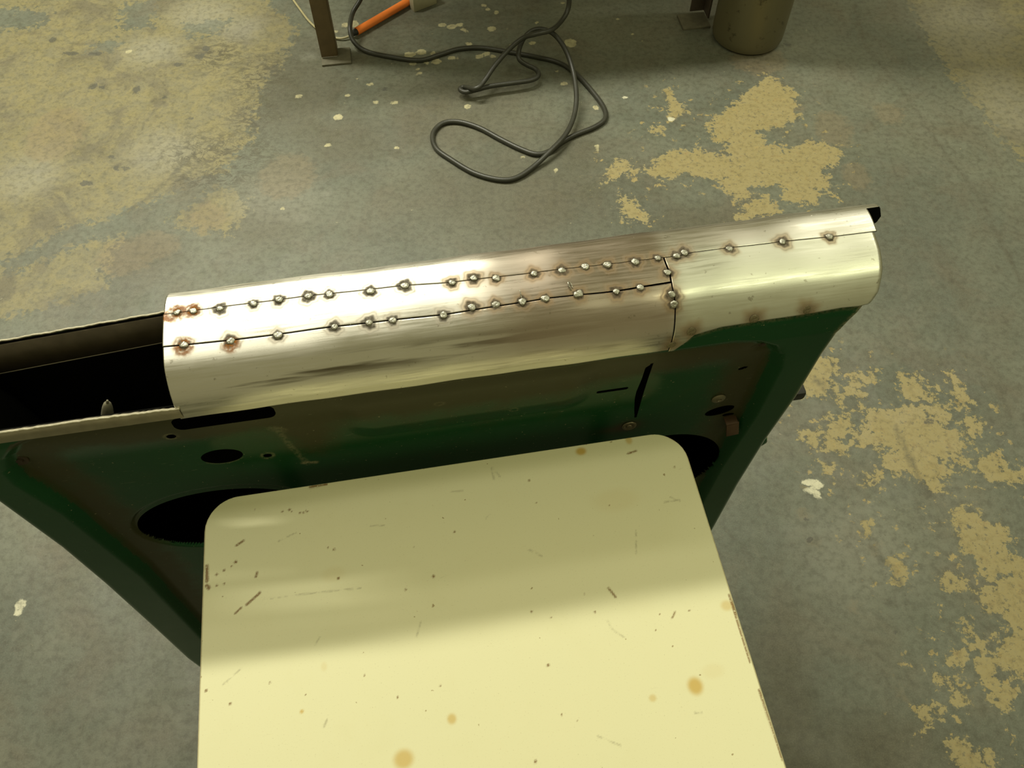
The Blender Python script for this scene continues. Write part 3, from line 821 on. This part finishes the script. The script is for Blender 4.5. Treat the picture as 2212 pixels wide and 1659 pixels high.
sdT = sd_rrect(TX, TY, TW / 2, -TL / 2, TW / 2, TL / 2, .033)
g0, g1 = np.gradient(sdT, 0.0013)
gl = g0 ** 2 + g1 ** 2 + 1e-9
out = sdT < 0
TX2 = np.where(out, TX - g0 / gl * sdT, TX); TY2 = np.where(out, TY - g1 / gl * sdT, TY)
rustT = np.zeros(TX.shape); stain = np.zeros(TX.shape); greyT = np.zeros(TX.shape)
mm = 0.00045
for u, v, r in ((936, 1245, 4.5), (876, 1274, 3.5), (982, 1149, 3.5), (1143, 1038, 3.5), (1158, 1086, 2), (1316, 1092, 2.5), (893, 1181, 2), (731, 1249, 4), (550, 1101, 2), (722, 1187, 4), (708, 1183, 2.5),
                (610, 1105, 3), (625, 1101, 4), (648, 1108, 3), (656, 1107, 3), (664, 1105, 3), (630, 1105, 2.5), (660, 1102, 2), (500, 1223, 3), (509, 1214, 5), (484, 1232, 3.5), (468, 1241, 4), (484, 1261, 3), (468, 1265, 3.5),
                (1148, 1321, 3.5), (1285, 1322, 3), (1489, 1319, 2.5), (1425, 1327, 2.5), (1190, 1334, 2), (1416, 1361, 2.5), (787, 1459, 2.5), (859, 1506, 3), (951, 1481, 2.5), (497, 1520, 3.5), (583, 1475, 3), (1184, 1437, 4),
                (1213, 1544, 2.5), (1246, 1556, 2), (1320, 955, 2.5), (1457, 1009, 3), (561, 1280, 3.5), (519, 1314, 2.5), (1262, 1283, 2), (1157, 1645, 4), (445, 1492, 4), (660, 1500, 2)):
    c = tp(u, v); rustT = np.maximum(rustT, 1 - sstep(r * mm * .35, r * mm * 1.1, np.hypot(TX - c[0], TY - c[1])))
for (u0, v0), (u1, v1), w in (((533, 1306), (560, 1282), 3), ((508, 1325), (521, 1313), 1.5), ((447, 1222), (447, 1255), 5), ((447, 1265), (451, 1270), 6), ((1356, 980), (1374, 974), 2), ((1314, 1270), (1330, 1290), 2),
                              ((1583, 1300), (1590, 1325), 5), ((1575, 1285), (1620, 1430), 1.5), ((1395, 915), (1500, 975), 1), ((670, 1052), (705, 1046), 4), ((1640, 1490), (1690, 1640), 2), ((555, 1237), (553, 1246), 2.5),
                              ((511, 1178), (526, 1168), 2.5), ((1452, 1335), (1458, 1322), .5)):
    rustT = np.maximum(rustT, 0.9 * seg_mask(TX, TY, tp(u0, v0), tp(u1, v1), w * mm * .5, .0012))
for (u0, v0), (u1, v1), w in (((1140, 1186), (1170, 1201), 1.5), ((1374, 1145), (1374, 1195), 1), ((1062, 1010), (1068, 1040), 1), ((1065, 1010), (1080, 1030), 1), ((1435, 1085), (1468, 1080), 2), ((1448, 1074), (1468, 1082), 2),
                              ((690, 1377), (682, 1392), 1.2), ((1313, 1342), (1322, 1360), 2.5), ((1322, 1360), (1350, 1378), .8), ((700, 1570), (706, 1555), 2), ((1050, 1120), (1058, 1112), 1.2), ((1500, 1540), (1515, 1540), 2),
                              ((900, 1375), (908, 1345), 2), ((570, 1295), (640, 1285), 1), ((640, 1285), (780, 1270), 1), ((1290, 1590), (1340, 1610), 1), ((600, 1170), (640, 1150), 1), ((830, 1135), (800, 1136), 1),
                              ((975, 1062), (1000, 1060), 1.2), ((480, 1480), (520, 1445), 1)):
    greyT = np.maximum(greyT, 0.42 * seg_mask(TX, TY, tp(u0, v0), tp(u1, v1), w * mm * .4, .0011))
for u, v, ru, rv, s in ((976, 1553, 12, 14, .7), (872, 1640, 26, 26, .75), (1502, 1482, 20, 24, .9), (1410, 1508, 10, 10, .5), (652, 1537, 5, 5, .9), (1255, 975, 14, 10, 1.0), (1358, 950, 9, 12, .7), (1570, 1308, 16, 14, .5), (1330, 1080, 60, 30, .12),
                        (1540, 1450, 30, 20, .12), (700, 1440, 8, 12, .2), (720, 1240, 30, 20, .12)):
    c = tp(u, v); rx = abs(tp(u + ru, v)[0] - c[0]); ry = abs(tp(u, v + rv)[1] - c[1])
    stain = np.maximum(stain, s * (1 - sstep(0.45, 1.15, np.hypot((TX - c[0]) / rx, (TY - c[1]) / ry))))
F = grid_faces(*TX.shape)
F = F[(sdT >= 0).ravel()[F].any(axis=1)]
V = np.stack([TX2, TY2, np.full(TX.shape, TH)], -1).reshape(-1, 3)
V, F, AT = compact(V, F, dict(rust=rustT.ravel(), stain=stain.ravel(), grey=greyT.ravel(), edge=np.clip(sdT, 0, .02).ravel()))
t = NT('cream_laminate')
c = t.mix(t.noise(5, 4, 0.6), (0.765, 0.725, 0.455), (0.725, 0.71, 0.455))
c = t.mix(t.ramp(t.noise(22, 5, 0.65), 0.5, 0.8, 0, 0.25), c, (0.70, 0.66, 0.39))
c = t.mix(t.attr('stain'), c, (0.58, 0.40, 0.10))
c = t.mix(t.ramp(t.noise(700, 2, 0.6), 0.62, 0.75, 0, 0.35), c, (0.42, 0.37, 0.20))
c = t.mix(t.ramp(t.noise(130, 2, 0.5), 0.735, 0.77, 0, 0.8), c, (0.30, 0.22, 0.09))
sc = t.ramp(t.noise(1.0, 3, 0.6, t.coord((30, 300, 1)), 2.0), 0.70, 0.74, 0, 0.35)
c = t.mix(t.math('MULTIPLY', sc, t.ramp(t.noise(12, 2), 0.5, 0.65)), c, (0.40, 0.36, 0.2))
c = t.mix(t.math('MULTIPLY', t.attr('grey'), t.ramp(t.noise(160, 3), 0.35, 0.6)), c, (0.17, 0.14, 0.07))
c = t.mix(t.math('MULTIPLY', t.attr('rust'), t.ramp(t.noise(500, 3), 0.25, 0.5)), c, (0.19, 0.095, 0.018))
ew = t.math('ADD', t.attr('edge'), t.math('MULTIPLY', t.noise(120, 5, 0.7), 0.012))
c = t.mix(t.ramp(ew, 0.0052, 0.0042, 0, 0.85), c, (0.26, 0.17, 0.06))
t.set(Base_Color=c, Roughness=0.42)
t.b.inputs['Specular IOR Level'].default_value = 0.3
t.bump(t.noise(8, 3), 0.05, 0.003)
M_CREAM = t.m
me = mesh_np('table_top', V, F, AT)
o = link('table_top', me, M_CREAM, TAB)
md = o.modifiers.new('thickness', 'SOLIDIFY'); md.thickness = 0.018; md.offset = -1
o['label'] = 'cream top with rust specks and yellow stains'
M_TRIM = simple('worn_cream_edge', (0.60, 0.54, 0.33), 0.45, var=0.35, scale=180)
pts = []
for cx, cy, a0 in ((TW - .033, -.033, 0), (.033, -.033, 90), (.033, -TL + .033, 180), (TW - .033, -TL + .033, 270)):
    for k in range(9):
        a = math.radians(a0 + k * 90 / 8); pts.append((cx + .0325 * math.cos(a), cy + .0325 * math.sin(a), TH - .0042))
pts.append(pts[0])
tr = MB(); tr.tube(pts, 0.0026, 10); tr.build('edge_trim', M_TRIM, TAB)
M_LEG = simple('grey_painted_steel', (0.20, 0.21, 0.18), 0.5, 0.2)
for x in (.05, TW - .05):
    for y in (-.06, -TL + .05):
        l = MB(); l.tube([(x, y, 0.012), (x, y, TH - .018)], 0.0125, 16); lo = l.build('leg', M_LEG, TAB)
        ft = MB(); ft.lathe([(.013, 0), (.0165, .002), (.0165, .018), (.0135, .024)], (x, y, 0), 20); ft.build('foot_cap', M_BLACK, lo)
fr = MB()
for y in (-.06, -TL + .05): fr.box((TW / 2, y, TH - .034), (TW - .1, .018, .030))
for x in (.05, TW - .05): fr.box((x, -TL / 2, TH - .034), (.018, TL - .11, .030))
fr.build('frame', M_LEG, TAB)

# ------------------------------------------------------------------ WORKBENCH at the back
M_IRON = simple('rusty_brown_iron', (0.135, 0.095, 0.045), 0.6, 0.2, var=0.45, scale=26)
M_IRONP = simple('purple_brown_iron', (0.11, 0.085, 0.065), 0.5, 0.35, var=0.35, scale=26)
M_PLATE = simple('dusty_foot_plate', (0.125, 0.115, 0.075), 0.7, 0.1, var=0.4, scale=60)
M_WOOD = simple('oily_bench_wood', (0.12, 0.085, 0.045), 0.6, var=0.4, scale=12)
pl, pr = at(713, 128), at(1513, 48)
yaw = math.atan2(pr[1] - pl[1], pr[0] - pl[0])
BL = float(np.hypot(pr[0] - pl[0], pr[1] - pl[1]))
BEN = empty('workbench', (float(pl[0]), float(pl[1]), 0), yaw)
tag(BEN, 'dark iron workbench on angle legs at the back of the floor', 'workbench')
BD = 0.65
for i, (x, y, sx, sy) in enumerate(((0, 0, 1, 1), (BL, 0, -1, 1), (0, BD, 1, -1), (BL, BD, -1, -1))):
    l = MB()
    w = .044
    if sx > 0:
        l.box((x, y, .41), (w, .005, .80)); l.box((x + w / 2, y + sy * w / 2, .41), (.005, w, .80))
    else:
        l.box((x, y + sy * w, .41), (w, .005, .80)); l.box((x + w / 2, y + sy * w / 2, .41), (.005, w, .80))
    lo = l.build('leg', M_IRON if sx > 0 else M_IRONP, BEN)
    p = MB(); p.box((x + (.018 if sx > 0 else -.020), y + .004, .003), (.082, .070, .006)); p.build('foot_plate', M_PLATE, lo)
r = MB(); r.box((BL / 2, .02, .226), (BL - .05, .006, .045)); r.build('rail', M_IRON, BEN)
r = MB(); r.box((BL / 2, BD, .226), (BL - .05, .006, .045)); r.build('rail', M_IRON, BEN)
for x in (0.022, BL + .022):
    r = MB(); r.box((x, BD / 2, .226), (.006, BD - .05, .045)); r.build('rail', M_IRON, BEN)
r = MB()
for k in range(5): r.box((BL / 2 + .02, -.05 + .08 + k * .152, .835), (BL + .22, .150, .05), None, .004)
r.build('bench_top', M_WOOD, BEN)

# ------------------------------------------------------------------ GAS CYLINDER
cc = (at(1537, 85) + at(1690, 80)) / 2
GC = empty('gas_cylinder', (float(cc[0]), float(cc[1]) + .012, 0))
tag(GC, 'tall dull olive steel gas cylinder standing beside the bench leg', 'gas cylinder')
t = NT('olive_cylinder_paint')
c = t.mix(t.noise(7, 5, 0.6, t.coord((1, 1, 0.4))), (0.175, 0.155, 0.082), (0.130, 0.118, 0.066))
c = t.mix(t.ramp(t.noise(24, 5, 0.7), 0.6, 0.7, 0, 0.8), c, (0.045, 0.038, 0.02))
c = t.mix(t.ramp(t.noise(1, 3, 0.6, t.coord((90, 90, 20))), 0.74, 0.76, 0, 0.6), c, (0.33, 0.29, 0.18))
t.set(Base_Color=c, Roughness=0.42, Metallic=0.35)
R = .1015
body = MB()
prof = [(R * .80, 0), (R * .90, .002), (R * .965, .007), (R * .993, .016), (R, .03), (R, 1.15)] + [(R * math.cos(a), 1.15 + .10 * math.sin(a)) for a in np.linspace(.12, 1.22, 9)]
body.lathe(prof, seg=96); body.build('body', t.m, GC)
nk = MB(); nk.lathe([(.036, 1.235), (.038, 1.245), (.036, 1.275), (.030, 1.28)], seg=32); nk.build('neck_ring', M_IRON, GC)
vv = MB(); vv.lathe([(.014, 1.27), (.016, 1.30), (.013, 1.34), (.019, 1.345), (.021, 1.36), (.017, 1.372)], seg=28); vv.tube([(0, 0, 1.315), (.045, 0, 1.315)], .010, 16)
vv.build('valve', simple('brass', (.45, .33, .12), .35, .9), GC)

# ------------------------------------------------------------------ CABLES AND BITS ON THE FLOOR
M_CABLE = simple('dusty_black_cable', (0.034, 0.034, 0.024), 0.42, var=0.4, scale=40)
cr = 0.0066
path = [(795, -40, .10), (778, 0, .075), (762, 28, .055), (756, 60, .044), (763, 88, .024), (790, 110, cr), (840, 122, cr), (905, 130, cr), (950, 118, cr), (990, 106, cr), (1040, 103, cr), (1100, 112, cr), (1160, 123, cr),
        (1210, 136, cr), (1245, 160, cr), (1280, 198, cr), (1304, 232, cr), (1307, 256, cr), (1285, 274, cr), (1245, 290, cr), (1215, 306, cr), (1190, 325, cr), (1160, 333, cr), (1125, 322, cr), (1080, 300, cr), (1035, 276, cr),
        (990, 263, cr), (955, 267, cr), (935, 290, cr), (942, 320, cr), (975, 345, cr), (1025, 374, cr), (1078, 388, cr), (1115, 384, cr + .001), (1155, 358, cr + .004), (1190, 325, cr + .015), (1222, 290, cr + .018), (1240, 250, cr + .02),
        (1245, 205, cr + .03), (1238, 155, cr + .045), (1222, 108, cr + .07), (1198, 75, cr + .09), (1172, 63, cr + .10), (1150, 66, cr + .095), (1132, 82, cr + .08), (1121, 108, cr + .055), (1122, 128, cr + .04), (1138, 140, cr + .028),
        (1158, 150, cr + .02), (1163, 163, cr + .018), (1148, 173, cr + .018), (1110, 179, cr + .02), (1060, 186, cr + .02), (1025, 195, cr + .018), (1005, 199, cr + .016), (994, 193, cr + .016), (1003, 188, cr + .018), (1028, 191, cr + .035),
        (1045, 176, cr + .04), (1068, 143, cr + .055), (1098, 108, cr + .075), (1130, 82, cr + .10), (1160, 73, cr + .118), (1192, 64, cr + .118), (1215, 42, cr + .12), (1228, 15, cr + .14), (1230, -30, cr + .19)]
cb = MB(); cb.tube(spline([at(u, v, z) for u, v, z in path], 8), cr, 16)
tag(cb.build('power_cable', M_CABLE, None, True, 80), 'black rubber cable lying in loose loops on the floor', 'cable')

ORG = empty('orange_tube', tuple(float(q) for q in at(776, 70, 0.0)))
tag(ORG, 'orange plastic tube with a thin pale cord at its end under the bench', 'tube')
off = np.array(ORG.location)
M_ORANGE = simple('orange_plastic', (0.92, 0.23, 0.035), 0.42, var=0.12)
M_CORD = simple('pale_cord', (0.36, 0.32, 0.17), 0.5, var=0.25)
z0 = .0145
pa, pb = at(770, 68, z0), at(925, -22, z0)
ob = MB(); ob.tube([pa - off, pa + (pb - pa) * .5 - off, pa + (pb - pa) * 1.25 - off], .0112, 20); ob.build('tube_body', M_ORANGE, ORG)
dirv = (pb - pa) / np.linalg.norm(pb - pa)
ob = MB(); ob.tube([pa - off - dirv * .016, pa - off - dirv * .003, pa - off + dirv * .004], [.0075, .0095, .0102], 16); ob.build('ferrule', M_BLACK, ORG)
ob = MB(); ob.tube([q - off for q in spline([pa - dirv * .012, at(755, 78, .010), at(735, 83, .007), at(712, 78, .006), at(690, 66, .006), at(668, 46, .006), at(648, 20, .006), at(630, -6, .006), at(612, -40, .006)], 8)], .0032, 10)
ob.build('cord', M_CORD, ORG)

M_CARD = simple('pale_card', (0.36, 0.33, 0.215), 0.7, var=0.12, scale=50)
k0, k1 = at(895, 27), at(944, 8)
ya = math.atan2(k1[1] - k0[1], k1[0] - k0[0])
w = float(np.hypot(k1[0] - k0[0], k1[1] - k0[1]))
bx = MB(); bx.box((w / 2, .0125, .020), (w, .025, .040), None, .0015)
o = bx.build('wooden_block', M_CARD, None); o.location = (float(k0[0]), float(k0[1]), 0); o.rotation_euler = (0, 0, ya)
tag(o, 'small pale block on the floor under the bench beside the orange tube', 'block')
